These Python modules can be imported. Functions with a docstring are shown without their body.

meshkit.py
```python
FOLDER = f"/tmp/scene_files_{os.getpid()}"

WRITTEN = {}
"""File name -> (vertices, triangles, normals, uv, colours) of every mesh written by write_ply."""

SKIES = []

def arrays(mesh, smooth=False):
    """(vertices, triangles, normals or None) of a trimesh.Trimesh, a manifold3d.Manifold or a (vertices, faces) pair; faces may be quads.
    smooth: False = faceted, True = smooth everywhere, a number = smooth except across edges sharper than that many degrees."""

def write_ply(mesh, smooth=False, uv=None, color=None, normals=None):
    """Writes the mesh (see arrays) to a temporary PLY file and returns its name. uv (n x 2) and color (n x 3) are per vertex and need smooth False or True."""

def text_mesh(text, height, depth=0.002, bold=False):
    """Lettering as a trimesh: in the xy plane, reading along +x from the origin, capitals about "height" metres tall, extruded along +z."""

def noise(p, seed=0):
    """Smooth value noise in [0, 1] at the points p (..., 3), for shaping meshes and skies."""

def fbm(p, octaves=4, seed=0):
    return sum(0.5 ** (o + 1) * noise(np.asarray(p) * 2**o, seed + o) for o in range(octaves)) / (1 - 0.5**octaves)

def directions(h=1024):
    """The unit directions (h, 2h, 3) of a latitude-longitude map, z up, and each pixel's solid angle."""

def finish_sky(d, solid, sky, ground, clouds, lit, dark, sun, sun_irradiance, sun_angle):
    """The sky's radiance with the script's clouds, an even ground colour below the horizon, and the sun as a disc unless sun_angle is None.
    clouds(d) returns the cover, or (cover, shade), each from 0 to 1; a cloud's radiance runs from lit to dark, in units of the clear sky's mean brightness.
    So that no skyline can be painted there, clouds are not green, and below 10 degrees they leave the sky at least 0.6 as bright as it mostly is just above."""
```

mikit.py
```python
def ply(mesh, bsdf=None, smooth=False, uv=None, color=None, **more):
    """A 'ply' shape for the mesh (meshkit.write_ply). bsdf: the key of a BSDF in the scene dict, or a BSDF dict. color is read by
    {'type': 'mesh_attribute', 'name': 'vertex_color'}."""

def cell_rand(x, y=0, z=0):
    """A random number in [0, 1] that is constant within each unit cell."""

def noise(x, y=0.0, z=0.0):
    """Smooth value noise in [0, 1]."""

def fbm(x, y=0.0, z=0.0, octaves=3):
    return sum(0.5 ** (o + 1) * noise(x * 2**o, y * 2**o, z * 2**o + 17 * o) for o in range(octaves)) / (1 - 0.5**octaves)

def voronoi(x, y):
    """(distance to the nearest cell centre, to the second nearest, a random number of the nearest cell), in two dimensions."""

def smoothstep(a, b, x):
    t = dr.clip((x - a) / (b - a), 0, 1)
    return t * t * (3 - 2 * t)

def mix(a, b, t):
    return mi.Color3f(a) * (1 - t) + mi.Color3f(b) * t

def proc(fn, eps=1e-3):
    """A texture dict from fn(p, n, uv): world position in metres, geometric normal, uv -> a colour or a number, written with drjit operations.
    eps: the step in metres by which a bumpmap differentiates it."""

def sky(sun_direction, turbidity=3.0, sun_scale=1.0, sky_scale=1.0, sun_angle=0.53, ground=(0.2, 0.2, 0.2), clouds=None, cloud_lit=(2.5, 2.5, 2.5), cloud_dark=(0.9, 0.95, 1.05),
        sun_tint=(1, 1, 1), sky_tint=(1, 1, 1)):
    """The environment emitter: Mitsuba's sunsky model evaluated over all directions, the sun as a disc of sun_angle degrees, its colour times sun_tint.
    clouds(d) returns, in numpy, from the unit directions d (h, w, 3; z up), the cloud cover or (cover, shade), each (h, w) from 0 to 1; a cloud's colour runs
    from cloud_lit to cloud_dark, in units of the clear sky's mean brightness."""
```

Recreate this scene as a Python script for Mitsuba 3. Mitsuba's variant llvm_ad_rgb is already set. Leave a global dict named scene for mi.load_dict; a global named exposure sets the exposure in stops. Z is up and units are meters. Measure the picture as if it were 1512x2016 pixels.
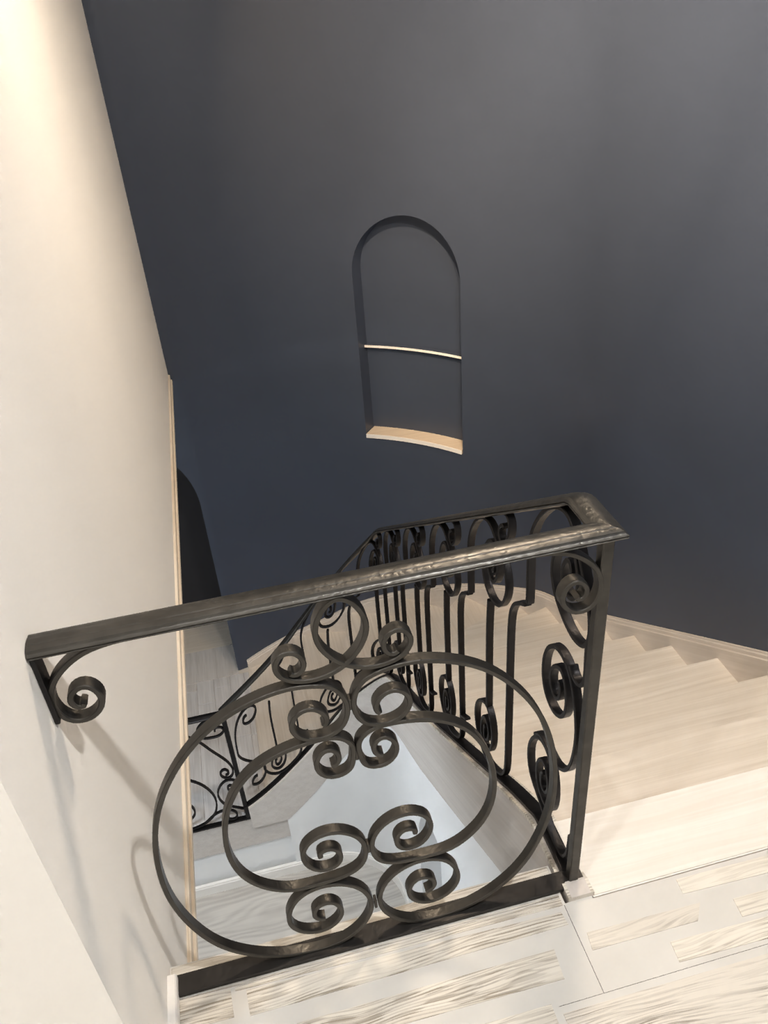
import math, random
import numpy as np, trimesh, shapely.geometry as sg, shapely.ops as so
import mitsuba as mi, drjit as dr
import manifold3d as m3
import mikit, meshkit
from mikit import fbm, noise, smoothstep, mix, cell_rand, proc
from scipy.interpolate import PchipInterpolator, CubicSpline
T = mi.ScalarTransform4f
random.seed(7); rng = np.random.default_rng(7)
scene, labels = {}, {}

# ------------------------------------------------------------------ camera, lights, exposure
exposure = -0.34
EYE = np.array([0.33823736, -0.93993656, 1.67238852])
CAM = np.array([[0.97005343, -0.18324309, 0.15943124], [-0.23327217, -0.51995232, 0.82172604], [-0.06767897, -0.83430903, -0.54712704]])  # columns: right, down, forward
FOCAL = 1583.66                                                     # pixels of the 1512 x 2016 frame
m4 = np.eye(4); m4[:3, 0] = -CAM[:, 0]; m4[:3, 1] = -CAM[:, 1]; m4[:3, 2] = CAM[:, 2]; m4[:3, 3] = EYE
scene['camera'] = {'type': 'perspective', 'fov': math.degrees(2 * math.atan(756 / FOCAL)), 'fov_axis': 'x', 'near_clip': 0.02, 'far_clip': 60.0, 'to_world': T(m4.tolist())}

WARM, AMBER, NEUTRAL, COOL = np.array([1.0, .82, .62]), np.array([1.0, .72, .45]), np.array([1.0, .985, .955]), np.array([.86, .94, 1.0])
def spot(name, at, to, colour, power, cut=60, beam=35):
    scene[name] = {'type': 'spot', 'to_world': T().look_at(origin=list(at), target=list(to), up=[0.01, 1, 0.02]), 'intensity': {'type': 'rgb', 'value': (colour * power).tolist()}, 'cutoff_angle': float(cut), 'beam_width': float(beam)}
def disc_lamp(name, at, r, colour, radiance):                        # round lamp out of view, placed for the light it gives
    m = trimesh.creation.cylinder(r, .01, sections=32); m.apply_translation(at)
    scene[name] = mikit.ply(m, {'type': 'diffuse', 'reflectance': {'type': 'rgb', 'value': .6}}, emitter={'type': 'area', 'radiance': {'type': 'rgb', 'value': (colour * radiance).tolist()}})
disc_lamp('ceiling_lamp', (1.15, -.88, 2.96), .045, NEUTRAL, 2900)  # out of view, placed to cast the railing shadows on the white wall
disc_lamp('ceiling_lamp_001', (-.75, -1.05, 2.96), .06, NEUTRAL, 1000)  # out of view, placed to brighten the wall end at left
disc_lamp('ceiling_lamp_002', (1.0, -2.1, 2.96), .45, NEUTRAL, 1.5)  # soft fill added behind the landing
disc_lamp('unseen_stair_lamp', (1.38, 1.15, 3.08), .20, WARM, 150)  # unseen warm source, placed to light the treads
disc_lamp('basement_lamp', (-.62, 1.3, -.34), .16, COOL, 150)  # unseen cool source under the landing, placed to light the well
for k, w in (('ceiling_lamp', 'unseen ceiling lamp lighting the landing and the white wall'), ('ceiling_lamp_001', 'unseen ceiling lamp lighting the bright wall end left of the landing'), ('ceiling_lamp_002', 'wide fill lamp added behind the landing, out of view'), ('unseen_stair_lamp', 'unseen warm round lamp placed to light the stair'), ('basement_lamp', 'unseen cool lamp under the landing, placed to light the white well')):
    labels[k] = {'label': w, 'category': 'lamp'}
# unseen spots aimed to make pools of light: two on the navy wall, one along the white wall
spot('unseen_spot', (.55, .55, 3.0), (1.88, 2.85, 1.42), AMBER, 150, 27, 4)
spot('unseen_spot_001', (.75, -.55, 3.0), (1.99, 1.15, 1.65), AMBER, 200, 27, 4)
spot('unseen_spot_002', (.75, 1.05, 3.0), (0.0, 1.75, 1.25), WARM, 11, 34, 8)

# ------------------------------------------------------------------ materials
def rgb(*c): return {'type': 'rgb', 'value': list(c)}
def two(b): return {'type': 'twosided', 'bsdf': b}
def paint(key, c, rough=.55, spec=.4, amp=.05, scale=1.6):
    c = np.array(c)
    def f(p, n, uv):
        v = fbm(p.x * scale, p.y * scale, p.z * scale, 4)
        return mi.Color3f(*c.tolist()) * (1 + amp * (2 * v - 1))
    scene[key] = two({'type': 'principled', 'base_color': proc(f), 'roughness': rough, 'specular': spec})
paint('m_white', (.80, .775, .735), .6, .3, .03)
paint('m_plaster', (.80, .81, .82), .6, .3, .03, 3.0)
paint('m_trimwhite', (.82, .80, .77), .45, .4, .02)
paint('m_navy', (.035, .0465, .074), .42, .5, .10, 2.2)
paint('m_unlit_hall', (.03, .03, .035), .6, .3)
paint('m_ceiling', (.8, .78, .75), .7, .2, .02)
paint('m_compound', (.58, .565, .535), .6, .3, .08, 9.0)

def wood(key, dark, light, axis, freq=70., contrast=.5, rough=.5, seed=0., ring=0.0, along=.8, broad=.32, slope=0.):
    dark, light = np.array(dark).tolist(), np.array(light).tolist()
    def f(p, n, uv):
        a, b = (p.x, p.y) if axis == 'x' else (p.y, p.x)
        c = p.z + slope * p.y + seed * 3.1
        warp = fbm(a * 1.3 + seed, b * 5, c * 5, 3) - .5
        bb = b + warp * .045
        fine = fbm(a * along * 2.2 + seed, bb * freq, c * freq, 3)
        pores = noise(a * 9 + seed, bb * freq * 4.2, c * freq * 3)
        wide = fbm(a * .9 + seed * 2, bb * 8, c * 8, 3)
        v = (.82 - broad) * fine + broad * wide + .18 * pores
        if ring:
            rr = dr.sin((bb * 26 + warp * 4.0 + fbm(a * 2.0, b * 7, seed, 2) * 3.0) * 6.283)
            v = v * (1 - ring) + ring * (.5 + .5 * rr)
        v = smoothstep(.5 - .5 / (1 + contrast * 2), .5 + .5 / (1 + contrast * 2), v)
        return mix(dark, light, v)
    scene[key] = two({'type': 'principled', 'base_color': proc(f), 'roughness': rough, 'specular': .4})
def limed(key, base, dark, seed):
    base, dark = list(base), list(dark)
    def f(p, n, uv):
        a, b = p.x + seed * 2.3, p.y + seed
        w = (fbm(a * 3.0, b * 9.0, seed, 3) - .5) * .05
        ringy = .5 + .5 * dr.sin(((b + w) * 150 + 3.0 * fbm(a * 2.2, b * 14, seed, 2)) * 6.283)
        streak = fbm(a * 5.0, (b + w) * 190, seed, 3)
        dash = smoothstep(.50, .70, fbm(a * 16.0, (b + w) * 330, seed + 4, 2))
        zone = smoothstep(.38, .66, fbm(a * 3.5, b * 16, seed + 9, 3))
        v = dr.clip(.22 * smoothstep(.45, .7, streak) + .40 * smoothstep(.55, .95, ringy) * zone + .60 * dash * (.30 + .70 * zone), 0, 1)
        return mix(base, dark, v)
    scene[key] = two({'type': 'principled', 'base_color': proc(f), 'roughness': .5, 'specular': .4})
limed('m_landing_a', (.67, .635, .57), (.27, .235, .19), 1.)
limed('m_landing_b', (.60, .565, .51), (.22, .195, .165), 5.)
wood('m_tread', (.60, .535, .455), (.70, .64, .565), 'x', 75, .35, .45, broad=.12)
wood('m_tread_turn', (.60, .53, .45), (.70, .63, .55), 'y', 75, .35, .45, 2., broad=.12)
wood('m_fascia', (.51, .47, .44), (.60, .565, .535), 'y', 34, .15, .5, 4., broad=.2, slope=.69)
wood('m_top_tread', (.68, .64, .585), (.75, .72, .675), 'x', 80, .4, .5, 6., broad=.12)
wood('m_lower_a', (.50, .48, .47), (.68, .665, .66), 'y', 34, .6, .45, 3.)
wood('m_lower_b', (.52, .49, .465), (.66, .63, .61), 'y', 40, .6, .45, 8.)
wood('m_well_floor', (.41, .385, .36), (.58, .555, .52), 'x', 26, .8, .45, 9., .13, .5)
wood('m_trim', (.60, .515, .41), (.78, .715, .615), 'y', 130, .9, .55, 7.)
wood('m_skirt', (.61, .54, .47), (.68, .61, .54), 'y', 50, .12, .45, 11., broad=.1, slope=.66)
wood('m_sill', (.60, .50, .39), (.70, .60, .48), 'x', 60, .4, .5, 12.)

paint('m_joint', (.22, .21, .20), .8, .1)
def iron(key, base, rough):
    def f(p, n, uv):
        v = fbm(p.x * 38, p.y * 38, p.z * 38, 3)
        return mix((base * .72).tolist(), (base * 1.3).tolist(), v)
    def r(p, n, uv):
        return rough - .10 + .24 * fbm(p.x * 60, p.y * 60, p.z * 60, 3)
    def h(p, n, uv):
        return fbm(p.x * 160, p.y * 160, p.z * 160, 2)
    scene[key] = two({'type': 'bumpmap', 'arbitrary': proc(h, 4e-4), 'scale': .0007, 'bsdf': {'type': 'principled', 'base_color': proc(f), 'roughness': proc(r), 'metallic': .85, 'specular': .5}})
iron('m_iron', np.array([.060, .0565, .051]), .38)
iron('m_rail', np.array([.074, .071, .066]), .34)
iron('m_foot', np.array([.036, .034, .033]), .45)
iron('m_iron_dark', np.array([.022, .021, .022]), .42)

# ------------------------------------------------------------------ helpers
used = {}
def key_for(name):
    n = used.get(name, 0); used[name] = n + 1
    return name if n == 0 else f'{name}_{n:03d}'
def obj(name, mesh, mat, parent=None, smooth=False, label=None, cat=None, group=None, kind=None, **more):
    k = key_for(name if parent is None else f'{parent}__{name}')
    scene[k] = mikit.ply(mesh, mat, smooth, **more)
    tag(k, label, cat, group, kind)
    return k
def tag(k, label=None, cat=None, group=None, kind=None):
    d = {a: b for a, b in (('label', label), ('category', cat), ('group', group), ('kind', kind)) if b}
    if d: labels[k] = {**labels.get(k, {}), **d}
def box(x0, x1, y0, y1, z0, z1, ch=0.0):
    e = np.array([x1 - x0, y1 - y0, z1 - z0]); c = np.array([x0 + x1, y0 + y1, z0 + z1]) / 2
    if ch <= 0:
        m = trimesh.creation.box(e); m.apply_translation(c); return m
    pts = []
    for s in np.array(np.meshgrid(*[[-1, 1]] * 3)).reshape(3, -1).T:
        for a in range(3):
            h = e / 2 - ch; h[a] = e[a] / 2; pts.append(s * h + c)
    return trimesh.convex.convex_hull(np.array(pts))
def prism(poly, z0, z1):
    if not isinstance(poly, sg.Polygon): poly = sg.Polygon(poly)
    m = trimesh.creation.extrude_polygon(poly, z1 - z0); m.apply_translation([0, 0, z0]); return m
def to_man(m): return m3.Manifold(m3.Mesh(np.asarray(m.vertices, np.float32), np.asarray(m.faces, np.uint32)))
def loft(rings, caps=True, closed=False):
    """rings: (k, n, 3); joins neighbouring rings of n points into a closed surface."""
    rings = np.asarray(rings); k, n, _ = rings.shape
    v = rings.reshape(-1, 3); f = []
    for i in range(k if closed else k - 1):
        a, b = i * n, ((i + 1) % k) * n
        for j in range(n):
            q = (j + 1) % n
            f += [[a + j, a + q, b + q], [a + j, b + q, b + j]]
    if caps and not closed:
        for base, flip in ((0, True), ((k - 1) * n, False)):
            for j in range(1, n - 1):
                t = [base, base + j, base + j + 1]; f.append(t[::-1] if flip else t)
    m = trimesh.Trimesh(v, f, process=False)
    if m.volume < 0: m.invert()
    return m
def smooth_path(pts, step=.006):
    pts = np.asarray(pts, float); d = np.r_[0, np.cumsum(np.linalg.norm(np.diff(pts, axis=0), axis=1) ** .5)]
    c = CubicSpline(d, pts)(np.linspace(0, d[-1], 800))
    s = np.r_[0, np.cumsum(np.linalg.norm(np.diff(c, axis=0), axis=1))]
    n = max(8, int(s[-1] / step)); t = np.linspace(0, s[-1], n)
    return np.c_[np.interp(t, s, c[:, 0]), np.interp(t, s, c[:, 1])]
def flat_bar(path, width, thick, place, step=.006, smooth=True):
    """A flat bar bent along a path in a plane: width across the plane, thick in it; place(u, w, z) gives the world points."""
    p = smooth_path(path, step) if smooth else np.asarray(path, float)
    t = np.gradient(p, axis=0); t /= np.linalg.norm(t, axis=1, keepdims=True) + 1e-12
    n = np.c_[-t[:, 1], t[:, 0]]
    c = min(thick, width) * .17; a, b = thick / 2, width / 2
    sec = [(-a, -b + c), (-a, b - c), (-a + c, b), (a - c, b), (a, b - c), (a, -b + c), (a - c, -b), (-a + c, -b)]
    rings = np.stack([place(p[:, 0] + n[:, 0] * o, np.full(len(p), w), p[:, 1] + n[:, 1] * o) for o, w in sec], 1)
    return loft(rings)
def join(ms): return trimesh.util.concatenate(ms)

# ------------------------------------------------------------------ plan of the stair
W, R_IN, Y_END = .874, .45, 2.43                                     # well width, bend of the inner string, line of the lower landing's edge
CX, CY = W - R_IN, Y_END - R_IN
S1, S2 = CY, CY + R_IN * math.pi / 2
S_POST = S2 + (CX + .05)
def plan(s, w):
    """Point of the inner string's plan at length s from the top post, w metres to its stair side."""
    s, w = np.broadcast_arrays(np.asarray(s, float), np.asarray(w, float))
    a = np.clip((s - S1) / R_IN, 0, math.pi / 2)
    x = np.where(s < S1, W + w, np.where(s < S2, CX + (R_IN + w) * np.cos(a), CX - (s - S2)))
    y = np.where(s < S1, s, np.where(s < S2, CY + (R_IN + w) * np.sin(a), Y_END + w))
    return x, y
bar_z = PchipInterpolator([-.3, 0, .16, .22, .6, 1.3, 2.0, 2.35, 2.7, S_POST], [.004, .004, .002, -.03, -.298, -.80, -1.272, -1.662, -2.152, -2.545])
def rail_z(s):                                                       # level at the corner, then one straight pitch, steeper in the bend
    if s < .10: return .936
    if s < 1.9: return .936 - .690 * (s - .10)
    return float(rail_bend(s))
rail_bend = CubicSpline([1.9, 2.35, 2.7, S_POST], [.936 - .690 * 1.8, -.780, -1.255, -1.70], bc_type=((1, -.690), (1, -.9)))
RX, YC, RC = 1.99, 2.28, 1.553                                       # outer wall: straight run, centre line and radius of its bend
XC = RX - RC
FLOOR2, FLOOR3 = -2.66, -3.29
G, RISE, Y_N1 = .288, .19, .145

# ------------------------------------------------------------------ the navy outer wall with its niche and arched doorway
def outer_line(off):
    a0, a1 = 0.0, math.pi - math.acos((XC - 0.03) / RC)
    arc = [(XC + (RC + off) * math.cos(a), YC + (RC + off) * math.sin(a)) for a in np.linspace(a0, a1, 72)]
    return [(RX + off, -3.2)] + arc + [(-1.9, 3.768 + off)]
wall_poly = sg.Polygon(outer_line(0) + outer_line(.32)[::-1])
wall_m = to_man(prism(wall_poly, -3.4, 3.2))
nl, nr = np.array([1.155, 3.657]), np.array([1.671, 3.223])          # niche jambs on the wall
nd = (nr - nl) / np.linalg.norm(nr - nl); nc = (nl + nr) / 2; nw = np.linalg.norm(nr - nl)
nn = np.array([-nd[1], nd[0]])
if nn @ (nc - np.array([XC, YC])) < 0: nn = -nn
SILL, SPRING = -.785, .28
def arch_outline(half, z0, zs, rise, n=40):
    return [(-half, z0), (half, z0)] + [(half * math.cos(a), zs + rise * math.sin(a)) for a in np.linspace(0, math.pi, n)]
def arch_cut(c, d, nrm, half, z0, zs, rise, d0, d1):
    o = np.array(arch_outline(half, z0, zs, rise)); rings = []
    for q in (d0, d1):
        rings.append(np.c_[c[0] + d[0] * o[:, 0] + nrm[0] * q, c[1] + d[1] * o[:, 0] + nrm[1] * q, o[:, 1]])
    m = trimesh.creation.extrude_polygon(sg.Polygon(o), d1 - d0)
    v = m.vertices.copy(); m.vertices = np.c_[c[0] + d[0] * v[:, 0] + nrm[0] * (d0 + v[:, 2]), c[1] + d[1] * v[:, 0] + nrm[1] * (d0 + v[:, 2]), v[:, 1]]
    if m.volume < 0: m.invert()
    return to_man(m)
NICHE_D = .105
core = to_man(prism(sg.Point(XC, YC).buffer(RC + NICHE_D, quad_segs=64), -2, 2))
niche_cut = arch_cut(nc, nd, nn, nw / 2, SILL, SPRING, nw / 2, -.3, .5) ^ core
AC, AR, ASP = -.585, .60, -1.15
door_cut = arch_cut(np.array([AC, 3.77]), np.array([1., 0]), np.array([0., 1.]), AR, FLOOR2, ASP, AR, -.3, .6)
wall_m = wall_m - niche_cut - door_cut
wm = wall_m.to_mesh(); wall_t = trimesh.Trimesh(wm.vert_properties[:, :3], wm.tri_verts)
obj('wall_back', wall_t, 'm_navy', smooth=20, kind='structure', label='dark navy curved wall around the stair with an arched niche')
# niche sill and shelf follow the curve of the wall
def niche_slab(r0, r1, z0, z1, trim=.004):
    t = lambda q: math.atan2(q[1] - YC, q[0] - XC)
    band = sg.Point(XC, YC).buffer(r1, quad_segs=90).difference(sg.Point(XC, YC).buffer(r0, quad_segs=90))
    h = nw / 2 - trim
    q = sg.Polygon([nc + nd * a + nn * b for a, b in ((-h, -.3), (h, -.3), (h, .5), (-h, .5))])
    g = band.intersection(q)
    if g.geom_type != 'Polygon': g = max(g.geoms, key=lambda x: x.area)
    return prism(g, z0, z1)
ns = obj('niche_sill', niche_slab(RC - .006, RC + NICHE_D, SILL, SILL + .028), 'm_sill', label='pale oak sill board at the bottom of the arched wall niche', cat='shelf')
obj('front_edge', niche_slab(RC - .010, RC - .006, SILL - .001, SILL + .026), 'm_trimwhite', ns, label='white front edge')
nh = obj('niche_shelf', niche_slab(RC + .071, RC + NICHE_D, -.192, -.180, .003), 'm_navy', label='thin shelf across the middle of the arched wall niche', cat='shelf')
obj('front_edge', niche_slab(RC + .066, RC + .071, -.193, -.179, .003), 'm_trimwhite', nh, label='thin white front edge')

# ------------------------------------------------------------------ white wall, trims, enclosing room
wl = so.unary_union([sg.box(-.14, -.235, 0, 3.80), sg.box(-2.6, -.235, 0, -.10)])
obj('wall_left', prism(wl, -.2, 3.2), 'm_white', kind='structure', label='white wall beside the stairwell, ending at a corner left of the railing')
t1 = join([box(-.13, .010, -.0, 3.77, -.232, -.2), box(-.13, .017, 0., 3.77, -.252, -.232)])
obj('trim_1', t1, 'm_trim', kind='structure', label='bare wood strip along the lower edge of the white wall')
bb = sg.Polygon([(0, 0), (.018, 0), (.018, .024), (.015, .028), (0, .028)])
def bb_run(y0, y1):
    m = trimesh.creation.extrude_polygon(bb, y1 - y0); v = m.vertices; m.vertices = np.c_[v[:, 0], y0 + v[:, 2], v[:, 1]]
    if m.volume < 0: m.invert()
    return m
obj('baseboard_left', bb_run(-.234, .012), 'm_trimwhite', kind='structure', label='short white baseboard at the left end of the landing floor')
obj('ceiling', box(-3.0, 3.2, -3.4, 4.3, 3.1, 3.2), 'm_ceiling', kind='structure')
obj('wall_front', box(-3.0, 3.2, -3.4, -3.2, -3.4, 3.2), 'm_white', kind='structure')
obj('wall_right', box(2.32, 2.5, -3.4, -1.0, -.3, 3.2), 'm_white', kind='structure')
obj('wall_side', box(-2.8, -2.6, -3.4, 3.9, -3.4, 3.2), 'm_white', kind='structure')
# hall behind the arched doorway
obj('wall_hall', join([box(-2.6, .72, 4.55, 4.65, -2.7, .3), box(.62, .72, 4.09, 4.55, -2.7, .3), box(-2.6, -2.5, 4.09, 4.55, -2.7, .3), box(-2.6, .72, 4.09, 4.65, .3, .4)]), 'm_unlit_hall', kind='structure')  # near-black colour stands in for the dark of the unlit hall
obj('floor_hall', box(-2.6, .72, 3.74, 4.65, -2.76, FLOOR2 - .001), 'm_tread', kind='structure', label='brown wood floor beyond the arched doorway')

# ------------------------------------------------------------------ landing floor (unfinished: limed planks showing through filler)
fl = obj('floor', prism(sg.Polygon([(-2.6, -3.2), (2.0, -3.2), (2.0, -.052), (.9, -.052), (.9, -.046), (.838, -.046), (.838, .046), (0, .046), (0, -.236), (-2.6, -.236)]), -.2, -.004), 'm_compound', kind='structure', label='landing floor of limed oak planks partly skimmed with pale filler')
def board(poly, z0, z1):
    return prism(sg.Polygon(poly).buffer(-.0006), z0, z1)
# boards whose face shows through the filler, each with its own tilt of the saw line
PLANKS = [([(.004, -.0245), (.832, -.0245), (.832, -.0305), (.124, -.0285), (.004, -.0255)], 'm_landing_b'),
          ([(.128, -.0300), (.832, -.0320), (.832, -.0500), (.400, -.0450), (.128, -.0390)], 'm_landing_a'),
          ([(.012, -.026), (.120, -.030), (.123, -.088), (.016, -.086)], 'm_landing_a'),
          ([(.150, -.042), (.822, -.062), (.826, -.092), (.153, -.094)], 'm_landing_a'),
          ([(.018, -.100), (.118, -.101), (.122, -.170), (.022, -.170)], 'm_landing_b'),
          ([(.240, -.131), (.776, -.131), (.772, -.192), (.260, -.186)], 'm_landing_a'),
          ([(.854, -.117), (1.112, -.122), (1.086, -.157), (.849, -.155)], 'm_landing_b'),
          ([(1.008, -.180), (1.420, -.192), (1.412, -.232), (1.004, -.223)], 'm_landing_a'),
          ([(1.090, -.061), (1.420, -.066), (1.418, -.106), (1.087, -.096)], 'm_landing_a'),
          ([(1.181, -.133), (1.510, -.137), (1.506, -.180), (1.177, -.174)], 'm_landing_a'),
          ([(.742, -.250), (1.640, -.256), (1.640, -.420), (.750, -.420)], 'm_landing_b'),
          ([(.240, -.226), (.728, -.228), (.728, -.300), (.240, -.300)], 'm_landing_a')]
for q, m in PLANKS:
    obj('plank', board(q, -.006, -.0022), m, fl)
obj('seam', join([box(.8338, .8352, -.236, -.050, -.0045, -.0036), box(.74, 2.0, -.2368, -.2358, -.0045, -.0036)]), 'm_joint', fl, label='thin dark joint lines')
# landing's front edge strip under the railing and the first (top) tread
obj('edge_strip', box(0, .836, -.016, .046, -.045, -.002, .004), 'm_landing_a', fl, label='pale wood nosing strip behind the railing foot')

# ------------------------------------------------------------------ staircase
stair = 'staircase'
tag(stair, 'pale oak winding staircase turning left below the black railing', 'staircase')
CI = np.array([CX, CY]); RI = R_IN + .016
def inner(deg): return (CI[0] + RI * math.cos(math.radians(deg)), CI[1] + RI * math.sin(math.radians(deg)))
NOSE = [((W + .016, Y_N1 + G * k), (RX - .004, Y_N1 + G * k), -RISE * k) for k in range(8)]
fan = [(inner(32), (1.965, 2.52)), (inner(47), (1.875, 2.86)), (inner(60), (1.655, 3.24)), (inner(74), (1.315, 3.55)), ((.45, Y_END + .016), (.93, 3.73)), ((.30, Y_END + .016), (.47, 3.82))]
NOSE[7] = ((W + .012, Y_N1 + G * 7), (1.985, Y_N1 + G * 7), -RISE * 7)
NOSE += [(a, b, -RISE * (8 + k)) for k, (a, b) in enumerate(fan)]
shell = sg.Polygon(outer_line(-.004))
def ext(a, b, t):                                                    # the line a-b moved t forward (away from the landing) and lengthened outwards
    a, b = np.array(a), np.array(b); d = (b - a) / np.linalg.norm(b - a); n = np.array([-d[1], d[0]])
    return a + n * t, b + d * .25 + n * t
def step_poly(k, back, front):
    a0, b0 = ext(*NOSE[k - 1][:2], back); a1, b1 = ext(*NOSE[k][:2], front)
    pts = [a0, b0]
    if k >= 9: pts += [((b0 + b1) / 2 + .12 * ((b0 + b1) / 2 - CI) / np.linalg.norm((b0 + b1) / 2 - CI))]
    pts += [b1, a1]
    if 9 <= k <= 12:
        t0 = math.atan2(a0[1] - CI[1], a0[0] - CI[0]); t1 = math.atan2(a1[1] - CI[1], a1[0] - CI[0])
        pts += [(CI[0] + RI * math.cos(t), CI[1] + RI * math.sin(t)) for t in np.linspace(t1, t0, 7)[1:-1]]
    p = sg.Polygon(pts).buffer(0).intersection(shell)
    if p.geom_type != 'Polygon': p = max(p.geoms, key=lambda g: g.area)
    return p
def tread_mesh(poly, z):
    a = prism(poly, z - .032, z - .003); b = prism(poly.buffer(-.003, join_style=2), z - .0031, z)
    return join([a, b])
top = sg.Polygon([(.902, -.050), (RX - .004, -.050), (RX - .004, Y_N1), (W + .016, Y_N1), (W + .016, 0.0), (.902, 0.0)])
obj('tread', tread_mesh(top, 0.0), 'm_top_tread', stair, label='top tread, almost white')
for k in range(1, len(NOSE)):
    turn = k >= 10
    obj('tread', tread_mesh(step_poly(k, -.012, .0), NOSE[k][2]), 'm_tread_turn' if turn else 'm_tread', stair)
for k in range(len(NOSE)):                                           # risers stand just behind each nosing
    a, b = ext(*NOSE[k][:2], -.018); a2, b2 = ext(*NOSE[k][:2], -.034)
    p = sg.Polygon([a, b, b2, a2]).intersection(shell)
    obj('riser', prism(p, NOSE[k][2] - RISE - .0, NOSE[k][2] - .032), 'm_tread_turn', stair)
# inner string: a deep board following the plan, cap just under the railing's foot bar
ss = np.r_[np.linspace(-.046, S1, 60), np.linspace(S1, S2, 40)[1:], np.linspace(S2, S_POST - .03, 20)[1:]]
def string_ring(s):
    z1 = float(bar_z(s)) - .009 if s > .02 else .010
    z0 = max(z1 - .375, -2.74) if s > .02 else -.36
    z0 = min(z0, z1 - .02)
    c = .005
    return [np.array(plan(s, w) + (z,), float) for w, z in ((-.025, z0), (-.025, z1 - c), (-.025 + c, z1), (.028 - c, z1), (.028, z1 - c), (.028, z0))]
st = obj('string_board', loft([string_ring(s) for s in ss]), 'm_fascia', stair, smooth=30, label='greyish limed oak string board facing the well')
cap = [[np.array(plan(s, w) + (float(bar_z(s)) - .009 if s > .02 else .010,), float) + [0, 0, h] for w, h in ((-.028, -.012), (-.028, -.001), (.031, -.001), (.031, -.012))] for s in ss]
obj('cap_strip', loft([np.array(r) for r in cap]), 'm_landing_a', st, label='pale strip along the top of the string')
# raking skirting on the outer wall
def outer_plan(u):                                                   # u: metres along the outer wall from y = 0
    L1 = YC
    if u < L1: return (RX, u), (1.0, 0.0)
    a = (u - L1) / RC
    return (XC + RC * math.cos(a), YC + RC * math.sin(a)), (math.cos(a), math.sin(a))
top_pts = [(-.6, .09), (0.0, .085), (.16, .06), (.75, -.325), (1.19, -.615), (1.845, -1.049), (2.28, -1.33)]
arcpts = [((1.95, 2.62), -1.475), ((1.875, 2.84), -1.60), ((1.70, 3.17), -1.775), ((1.5, 3.42), -1.925), ((1.30, 3.57), -2.035), ((.95, 3.74), -2.215), ((.72, 3.80), -2.345), ((.40, 3.83), -2.47), ((.09, 3.795), -2.585)]
for (x, y), z in arcpts: top_pts.append((YC + RC * math.atan2(y - YC, x - XC), z))
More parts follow.
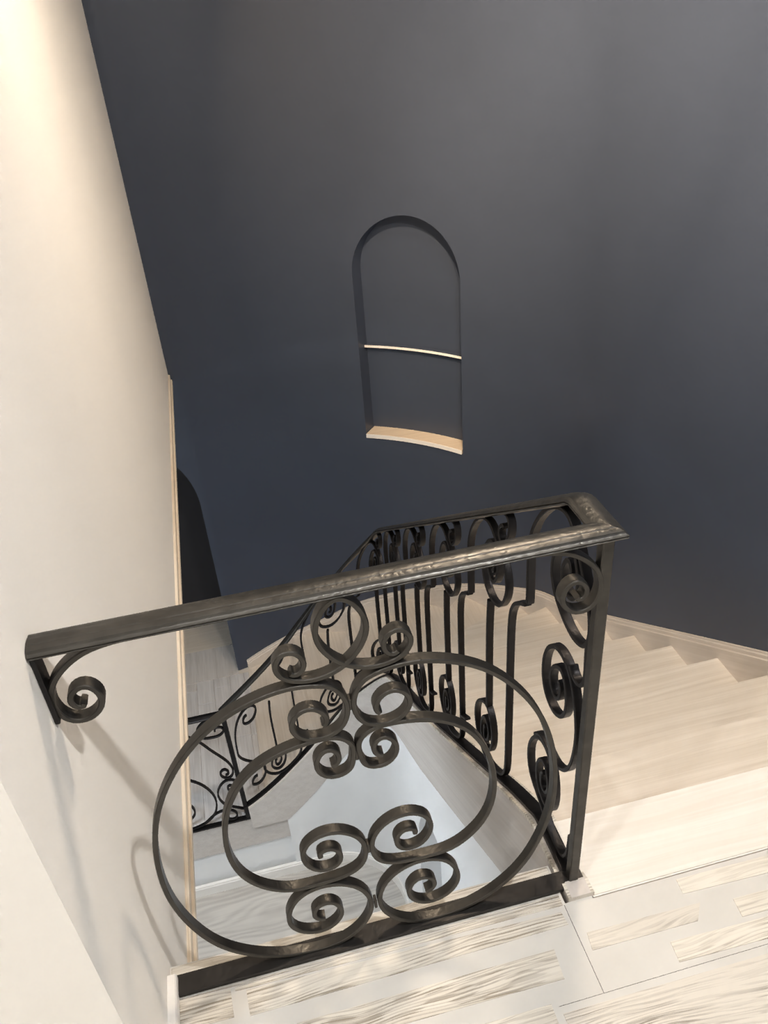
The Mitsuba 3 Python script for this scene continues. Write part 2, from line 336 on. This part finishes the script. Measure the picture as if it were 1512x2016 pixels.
su, sz = np.array(top_pts).T
sk_z = PchipInterpolator(su, sz)
rings = []
for u in np.r_[np.linspace(-.045, YC, 24), np.linspace(YC, su[-1], 60)[1:]]:
    (x, y), (nx, ny) = outer_plan(u); z = float(sk_z(u))
    if u < .14: z = max(z, .085) if u < .1 else z
    prof = ((.0, -.42), (.022, -.42), (.022, -.030), (.016, -.026), (.016, -.012), (.011, -.008), (.011, 0.), (.0, 0.))
    rings.append([(x - nx * d, y - ny * d, z + h) for d, h in prof])
obj('skirting', loft(np.array(rings)), 'm_skirt', stair, smooth=35, label='slim raking skirting along the navy wall')

# ------------------------------------------------------------------ lower landing
low = obj('floor_lower', prism(sg.Polygon([(-2.6, Y_END + .002), (.20, Y_END + .002), (.20, Y_END + .016), (.42, Y_END + .02), (.62, 3.95), (-2.6, 3.95)]), -2.94, FLOOR2 - .006), 'm_fascia', kind='structure', label='lower landing of grey limed boards seen through the stairwell')
xs = -1.62; n = 0
while xs < .085:
    w_ = .105 + .035 * rng.random()
    if xs + w_ > .06: w_ = .088 - xs
    y0 = Y_END + .004
    cuts = [y0] + sorted([y0 + .25 + 1.1 * rng.random()]) + [3.742]
    for a, b in zip(cuts[:-1], cuts[1:]):
        if b - a > .02: obj('plank', box(xs + .0012, xs + w_ - .0012, a + .001, b - .001, FLOOR2 - .012, FLOOR2, .0015), 'm_lower_a' if rng.random() < .6 else 'm_lower_b', low)
    xs += w_
q = sg.Polygon([(.09, Y_END + .004), (.2, Y_END + .004), (.2, Y_END + .03), (.5, Y_END + .03), (.62, 3.84), (.09, 3.8)]).intersection(sg.Polygon(outer_line(-.004)))
obj('plank', prism(q, FLOOR2 - .012, FLOOR2), 'm_tread_turn', low, label='beige board at the foot of the stair')
obj('threshold', box(AC - AR, AC + AR, 3.742, 4.09, FLOOR2 - .012, FLOOR2 + .002), 'm_lower_b', low, label='pale threshold under the arched doorway')

# ------------------------------------------------------------------ white well below the string
def well_line(w): 
    s = np.r_[np.linspace(-.1, S1, 30), np.linspace(S1, S2, 40)[1:], [S2 + CX + 1.9]]
    return [tuple(np.array(plan(t, w), float)) for t in s]
wp = sg.Polygon(well_line(-.021) + well_line(.10)[::-1])
def well_top(s): return max(float(bar_z(s)) - .009 - .36, -2.93)
wv = []
s_all = np.r_[np.linspace(-.1, S1, 50), np.linspace(S1, S2, 40)[1:], np.linspace(S2, S2 + (CX - .2), 8)[1:]]
wr = [[np.array(plan(s, w) + (z,), float) for w, z in ((-.021, FLOOR3), (-.021, well_top(max(s, .03))), (.10, well_top(max(s, .03))), (.10, FLOOR3))] for s in s_all]
ww = to_man(loft(np.array(wr)))
o = np.array([(-.62, FLOOR3), (.64, FLOOR3)] + [(.19 + .45 * math.cos(a), -1.96 + .54 * math.sin(a)) for a in np.linspace(0, math.pi / 2, 20)] + [(-.62, -1.42)])
wn = trimesh.creation.extrude_polygon(sg.Polygon(o), .13); v = wn.vertices.copy(); wn.vertices = np.c_[.85 + v[:, 2], .85 + v[:, 0], v[:, 1]]
if wn.volume < 0: wn.invert()
ww = (ww - to_man(wn)).to_mesh()
obj('wall_well', trimesh.Trimesh(ww.vert_properties[:, :3], ww.tri_verts), 'm_plaster', smooth=25, kind='structure', label='smooth white plaster wall curving down below the stair string')
obj('wall_niche', box(.960, 1.0, .15, 1.6, FLOOR3, -1.36), 'm_plaster', kind='structure', label='pale back of the arched recess in the white well wall')
obj('wall_well_far', box(-2.6, .21, Y_END + .022, Y_END + .12, FLOOR3, -2.935), 'm_plaster', kind='structure')
sb = np.r_[np.linspace(1.56, S1, 8), np.linspace(S1, S2, 40)[1:], [S2 + CX + 1.9]]
br = [[np.array(plan(s, -.021 - d) + (FLOOR3 + h,), float) for d, h in ((-.01, 0), (.014, 0), (.014, .075), (.009, .082), (.009, .09), (-.01, .09))] for s in sb]
obj('baseboard_well', loft(np.array(br)), 'm_trimwhite', smooth=30, kind='structure', label='white baseboard curving round the bottom of the well')
obj('floor_well', box(-2.6, 1.0, -.4, 2.6, FLOOR3 - .1, FLOOR3), 'm_well_floor', kind='structure', label='grey oak floor at the bottom of the well')
obj('wall_well_near', box(-2.6, .86, -.42, -.30, FLOOR3, -.2), 'm_plaster', kind='structure')

# ------------------------------------------------------------------ railing of the landing
ironw, ironth = .021, .0095
def place_front(u, w, z): return np.stack([u, w, z], -1)
mid = .437
mir = lambda P: [(2 * mid - x, z) for x, z in P]
OUTER = [(.389, .657), (.394, .679), (.375, .700), (.350, .696), (.337, .669), (.350, .640), (.381, .629), (.415, .642), (.4305, .676), (.429, .706), (.414, .735), (.387, .749), (.348, .7555), (.305, .751), (.256, .734), (.209, .706), (.166, .665), (.127, .611), (.096, .548), (.074, .473), (.063, .393), (.063, .307), (.079, .219), (.112, .133), (.157, .073), (.216, .031), (.286, .0105), (.354, .016), (.403, .053), (.4275, .113), (.417, .169), (.385, .206), (.338, .221), (.291, .204), (.265, .159), (.267, .112), (.295, .081), (.333, .077), (.361, .102), (.365, .137), (.347, .162), (.322, .157), (.313, .130), (.332, .112)]
INNER = [(.392, .553), (.405, .566), (.402, .588), (.387, .596), (.370, .581), (.369, .549), (.390, .528), (.420, .535), (.4305, .565), (.430, .598), (.410, .620), (.375, .626), (.330, .620), (.287, .605), (.252, .581), (.223, .545), (.199, .490), (.187, .428), (.187, .369), (.202, .310), (.235, .263), (.278, .236), (.328, .2315), (.381, .236), (.418, .257), (.4305, .299), (.422, .338), (.392, .369), (.352, .375), (.320, .351), (.315, .310), (.337, .276), (.368, .274), (.382, .298), (.372, .326), (.351, .328), (.345, .312)]
HEART = [(.437, .9145), (.461, .899), (.476, .862), (.470, .824), (.441, .785), (.403, .766), (.366, .766), (.338, .781), (.329, .807), (.342, .828), (.362, .826), (.373, .804), (.364, .784), (.350, .786)]
heart_full = [(2 * mid - x, z) for x, z in HEART[:0:-1]] + HEART
BRACKET = [(.160, .9225), (.100, .9195), (.064, .909), (.037, .891), (.018, .870), (.008, .848), (.006, .824), (.011, .804), (.022, .790), (.041, .7855), (.061, .796), (.072, .817), (.068, .838), (.056, .849), (.042, .847), (.032, .835), (.031, .821), (.039, .812), (.047, .818)]
def rail_profile():
    return [(-.022, -.019), (.022, -.019), (.030, -.0135), (.0315, -.009), (.0285, -.0065), (.0315, -.004), (.0315, -.001), (.0280, .0015), (.0255, .0045), (.0235, .0105), (.0165, .0150), (.0115, .0152), (.0085, .0178), (0., .0188), (-.0085, .0178), (-.0115, .0152), (-.0165, .0150), (-.0235, .0105), (-.0255, .0045), (-.0280, .0015), (-.0315, -.001), (-.0315, -.004), (-.0285, -.0065), (-.0315, -.009), (-.030, -.0135)]
rp = np.array(rail_profile()) * [.79, .53]
def landing_panel(root, place, width, right_bracket=True, dark='m_iron', railm='m_rail'):
    """place: function mapping panel coordinates to the world."""
    for half in (OUTER, mir(OUTER)): obj('c_scroll', flat_bar(half, ironw, ironth, place), dark, root, smooth=35)
    for half in (INNER, mir(INNER)): obj('inner_scroll', flat_bar(half, ironw, ironth, place), dark, root, smooth=35)
    obj('heart_scroll', flat_bar(heart_full, ironw, ironth, place), dark, root, smooth=35, label='heart shaped loop with two curled ends')
    for half in (BRACKET, mir(BRACKET)): obj('corner_scroll', flat_bar(half, ironw * 1.05, ironth, place), dark, root, smooth=35)
land = 'landing_railing'
tag(land, 'black wrought iron railing of the landing, with large C scrolls', 'railing')
front = [np.c_[np.full(len(rp), .0015), -rp[:, 0], .936 + rp[:, 1]]]
for x in (.25, .5, .75): front.append(np.c_[np.full(len(rp), x), -rp[:, 0], .936 + rp[:, 1]])
front.append(np.c_[W + rp[:, 0], -rp[:, 0], .936 + rp[:, 1]])
obj('handrail', loft(np.array(front)), 'm_rail', land, smooth=28, label='moulded iron handrail, worn brown along its edges')
obj('post', box(W - .0105, W + .0105, -.0105, .0105, .004, .928, .002), 'm_iron', land, label='square corner post')
obj('bottom_bar', box(.004, W + .024, -.022, .020, -.002, .008, .0012), 'm_foot', land, label='flat black foot bar')
landing_panel(land, place_front, W)
obj('connector', box(mid - .012, mid + .012, -.009, .009, .915, .928, .002), 'm_iron', land)
obj('wall_plate', box(.0005, .0075, -.017, .017, .795, .925, .001), 'm_iron_dark', land, label='black wall plate under the handrail end')
m = trimesh.creation.icosphere(2, .0032); m.apply_translation([.012, -.0245, .0005])
obj('screw', m, 'm_trimwhite', land, label='small pale screw head at the left end of the foot bar')
for x, z in ((mid, .113), (mid, .300), (mid, .566), (mid, .690)):
    obj('weld', box(x - .0028, x + .0028, -.008, .008, z - .012, z + .012, .001), 'm_iron', land)

# ------------------------------------------------------------------ railing of the stair
sr = 'stair_railing'
tag(sr, 'black wrought iron railing descending beside the stair, with balusters and scrolls', 'railing')
rs = np.r_[np.linspace(0, .14, 10), np.linspace(.16, S1, 40), np.linspace(S1, S2, 40)[1:], np.linspace(S2, S_POST, 14)[1:]]
rr_ = []
for i, s in enumerate(rs):
    if i == 0: rr_.append(np.c_[W + rp[:, 0], -rp[:, 0], .936 + rp[:, 1]]); continue
    x, y = plan(s, rp[:, 0]); sl = (rail_z(s + .01) - rail_z(s - .01)) / .02 if s > .12 else 0.0
    rr_.append(np.c_[x, y, float(rail_z(s)) + rp[:, 1] * math.hypot(1, sl)])
obj('handrail', loft(np.array(rr_)), 'm_rail', sr, smooth=28, label='moulded handrail curving down to the lower landing')
bs = np.r_[np.linspace(.016, .3, 16), np.linspace(.32, S1, 40), np.linspace(S1, S2, 40)[1:], np.linspace(S2, S_POST, 14)[1:]]
obj('bottom_bar', loft(np.array([[np.array(plan(s, w) + (float(bar_z(s)) + h,), float) for w, h in ((-.017, -.008), (.017, -.008), (.017, .003), (.014, .005), (-.014, .005), (-.017, .003))] for s in bs])), 'm_iron_dark', sr, smooth=30, label='flat foot bar on the string')
def place_stair(u, w, z):
    x, y = plan(u, w); return np.stack([x, y, z], -1)
def local(P, s0):
    out = []
    for d, h in P:
        s = s0 + d; k = (float(rail_z(s)) - float(bar_z(s)) - .012) / .893
        out.append((s, float(bar_z(s)) + .006 + h * k))
    return out
TOP = [(0, .645), (0, .70), (0, .79), (-.018, .845), (-.058, .878), (-.11, .887), (-.165, .862), (-.215, .80), (-.258, .735), (-.274, .68), (-.258, .638), (-.215, .622), (-.163, .648), (-.124, .70), (-.112, .755), (-.135, .805), (-.178, .812), (-.212, .765), (-.212, .712), (-.184, .694), (-.158, .722), (-.160, .762), (-.180, .770), (-.190, .742), (-.178, .728)]
ROD = [(0.012, .640), (.045, .640), (.073, .632), (.090, .61), (.0975, .57), (.1, .50), (.1, .36), (.1, .2), (.1, .10), (.105, .045), (.125, .0135), (.165, .007), (.215, .012), (.275, .045), (.325, .115), (.344, .19), (.325, .242), (.285, .258), (.245, .245), (.214, .195), (.203, .132), (.222, .076), (.262, .076), (.292, .128), (.286, .184), (.258, .196), (.234, .160), (.240, .114), (.261, .110), (.270, .143), (.258, .162)]
COIL = [(-.045, .893), (-.075, .892), (-.105, .877), (-.116, .845), (-.100, .815), (-.070, .812), (-.055, .835), (-.066, .857), (-.085, .851)]
def coil_for(k): return [(d + .225, h) for d, h in COIL]
BW, BT = .018, .0095
PITCH, FOOT0 = .392, .287
k = 0
while True:
    f = FOOT0 + PITCH * k
    if f + .36 > S_POST - .12: break
    obj('arch_scroll', flat_bar(local(TOP, f), BW, BT, place_stair), 'm_iron_dark', sr, smooth=35)
    obj('hook_baluster', flat_bar(local(ROD, f), BW, BT, place_stair), 'm_iron_dark', sr, smooth=35)
    obj('baluster', flat_bar(local([(.246, .252), (.246, .38), (.246, .50), (.2365, .632)], f), BW, BT * 1.2, place_stair), 'm_iron_dark', sr, smooth=35)
    obj('coil', flat_bar(local(coil_for(k), f), BW, BT * .9, place_stair), 'm_iron_dark', sr, smooth=35)
    if k > 0: obj('link', flat_bar(local([(.1 - .052, .128), (.096, .128)], f), BW, BT, place_stair, smooth=False), 'm_iron_dark', sr)
    k += 1
# beside the top post: foot scroll and S scroll
P2 = [(.016, .12), (.022, .055), (.045, .016), (.085, .010), (.125, .020), (.175, .055), (.225, .115), (.244, .19), (.225, .242), (.185, .258), (.145, .245), (.114, .195), (.103, .132), (.122, .076), (.162, .076), (.192, .128), (.186, .184), (.158, .196), (.134, .160), (.140, .114), (.161, .110), (.170, .143), (.158, .162)]
obj('foot_scroll', flat_bar(local(P2, 0), BW, BT, place_stair), 'm_iron_dark', sr, smooth=35)
P1 = [(.215, .262), (.180, .266), (.150, .256), (.110, .246), (.075, .262), (.046, .30), (.030, .36), (.028, .42), (.045, .485), (.080, .535), (.128, .556), (.172, .540), (.190, .485), (.172, .415), (.128, .385), (.088, .405), (.078, .46), (.105, .508), (.144, .500), (.150, .452), (.124, .428), (.106, .450), (.118, .478)]
obj('s_scroll', flat_bar(local(P1, 0), BW, BT, place_stair), 'm_iron_dark', sr, smooth=35)
obj('arch_tail', flat_bar(local([(.0155, .66), (.0155, .60), (.020, .555), (.045, .535), (.075, .55)], 0), BW, BT, place_stair), 'm_iron_dark', sr, smooth=35)
# last bay, against the lower post
f = S_POST - .035
SL = [(.018, .33), (-.02, .25), (-.10, .15), (-.165, .10), (-.205, .125), (-.20, .17), (-.165, .185), (-.14, .16)]
E1 = [(-.012, .45), (-.014, .55), (-.03, .66), (-.075, .735), (-.135, .74), (-.165, .70), (-.16, .65), (-.125, .625), (-.09, .645), (-.085, .68), (-.11, .695)]
E2 = [(-.012, .47), (-.03, .40), (-.085, .31), (-.135, .235), (-.15, .165), (-.13, .115), (-.09, .10), (-.058, .125), (-.065, .165), (-.095, .17)]
for nm, P in (('s_scroll', E1), ('s_scroll', E2)): obj(nm, flat_bar(local(P, f), BW, BT, place_stair), 'm_iron_dark', sr, smooth=35)

# ------------------------------------------------------------------ railing of the lower landing
lr = 'lower_railing'
tag(lr, 'small looking black railing on the lower landing, at the foot of the stair', 'railing')
YL = Y_END
def place_low(u, w, z): return np.stack([u, YL + .0 + w, z], -1)
LX0, LX1 = -1.02, -.045
lrail = [np.c_[np.full(len(rp), x), YL - rp[:, 0], -1.715 + rp[:, 1]] for x in np.linspace(LX0 - .3, LX1 + .02, 6)]
obj('handrail', loft(np.array(lrail)), 'm_iron_dark', lr, smooth=28)
obj('post', box(-.048, -.022, YL - .013, YL + .013, FLOOR2 + .002, -1.70, .002), 'm_iron_dark', lr)
obj('bottom_bar', box(LX0 - .3, -.018, YL - .016, YL + .016, FLOOR2 + .002, FLOOR2 + .013, .001), 'm_iron_dark', lr)
LB = [(-.075, -1.737), (-.115, -1.740), (-.162, -1.762), (-.194, -1.806), (-.194, -1.852), (-.165, -1.880), (-.128, -1.886), (-.088, -1.884), (-.055, -1.860), (-.055, -1.826), (-.085, -1.815), (-.098, -1.84)]
LS = [(-.40, -1.775), (-.33, -1.79), (-.265, -1.83), (-.205, -1.892), (-.147, -1.990), (-.088, -2.085), (-.058, -2.160), (-.060, -2.222), (-.088, -2.252), (-.122, -2.233), (-.127, -2.190), (-.102, -2.174), (-.083, -2.203), (-.104, -2.222)]
LC = [(-.052, -2.560), (-.095, -2.53), (-.140, -2.495), (-.168, -2.445), (-.177, -2.378), (-.153, -2.310), (-.108, -2.272), (-.066, -2.284), (-.054, -2.335), (-.078, -2.370), (-.108, -2.358), (-.106, -2.328), (-.086, -2.326)]
LA = [(-.52, -2.125), (-.42, -2.145), (-.321, -2.193), (-.250, -2.265), (-.205, -2.365), (-.201, -2.465), (-.238, -2.562), (-.320, -2.622), (-.42, -2.641), (-.52, -2.641)]
LD = [(-.320, -2.627), (-.255, -2.575), (-.200, -2.540), (-.135, -2.542), (-.098, -2.585), (-.108, -2.628), (-.140, -2.632), (-.150, -2.605)]
LK = [(-.52, -2.34), (-.44, -2.345), (-.375, -2.385), (-.338, -2.455), (-.350, -2.520), (-.40, -2.548), (-.45, -2.525), (-.452, -2.475), (-.415, -2.455)]
for P in (LB, LS, LC, LA, LD, LK):
    for q in (P, [(-1.04 - x, z) for x, z in P]): obj('scroll', flat_bar(q, BW, BT, place_low), 'm_iron_dark', lr, smooth=35)
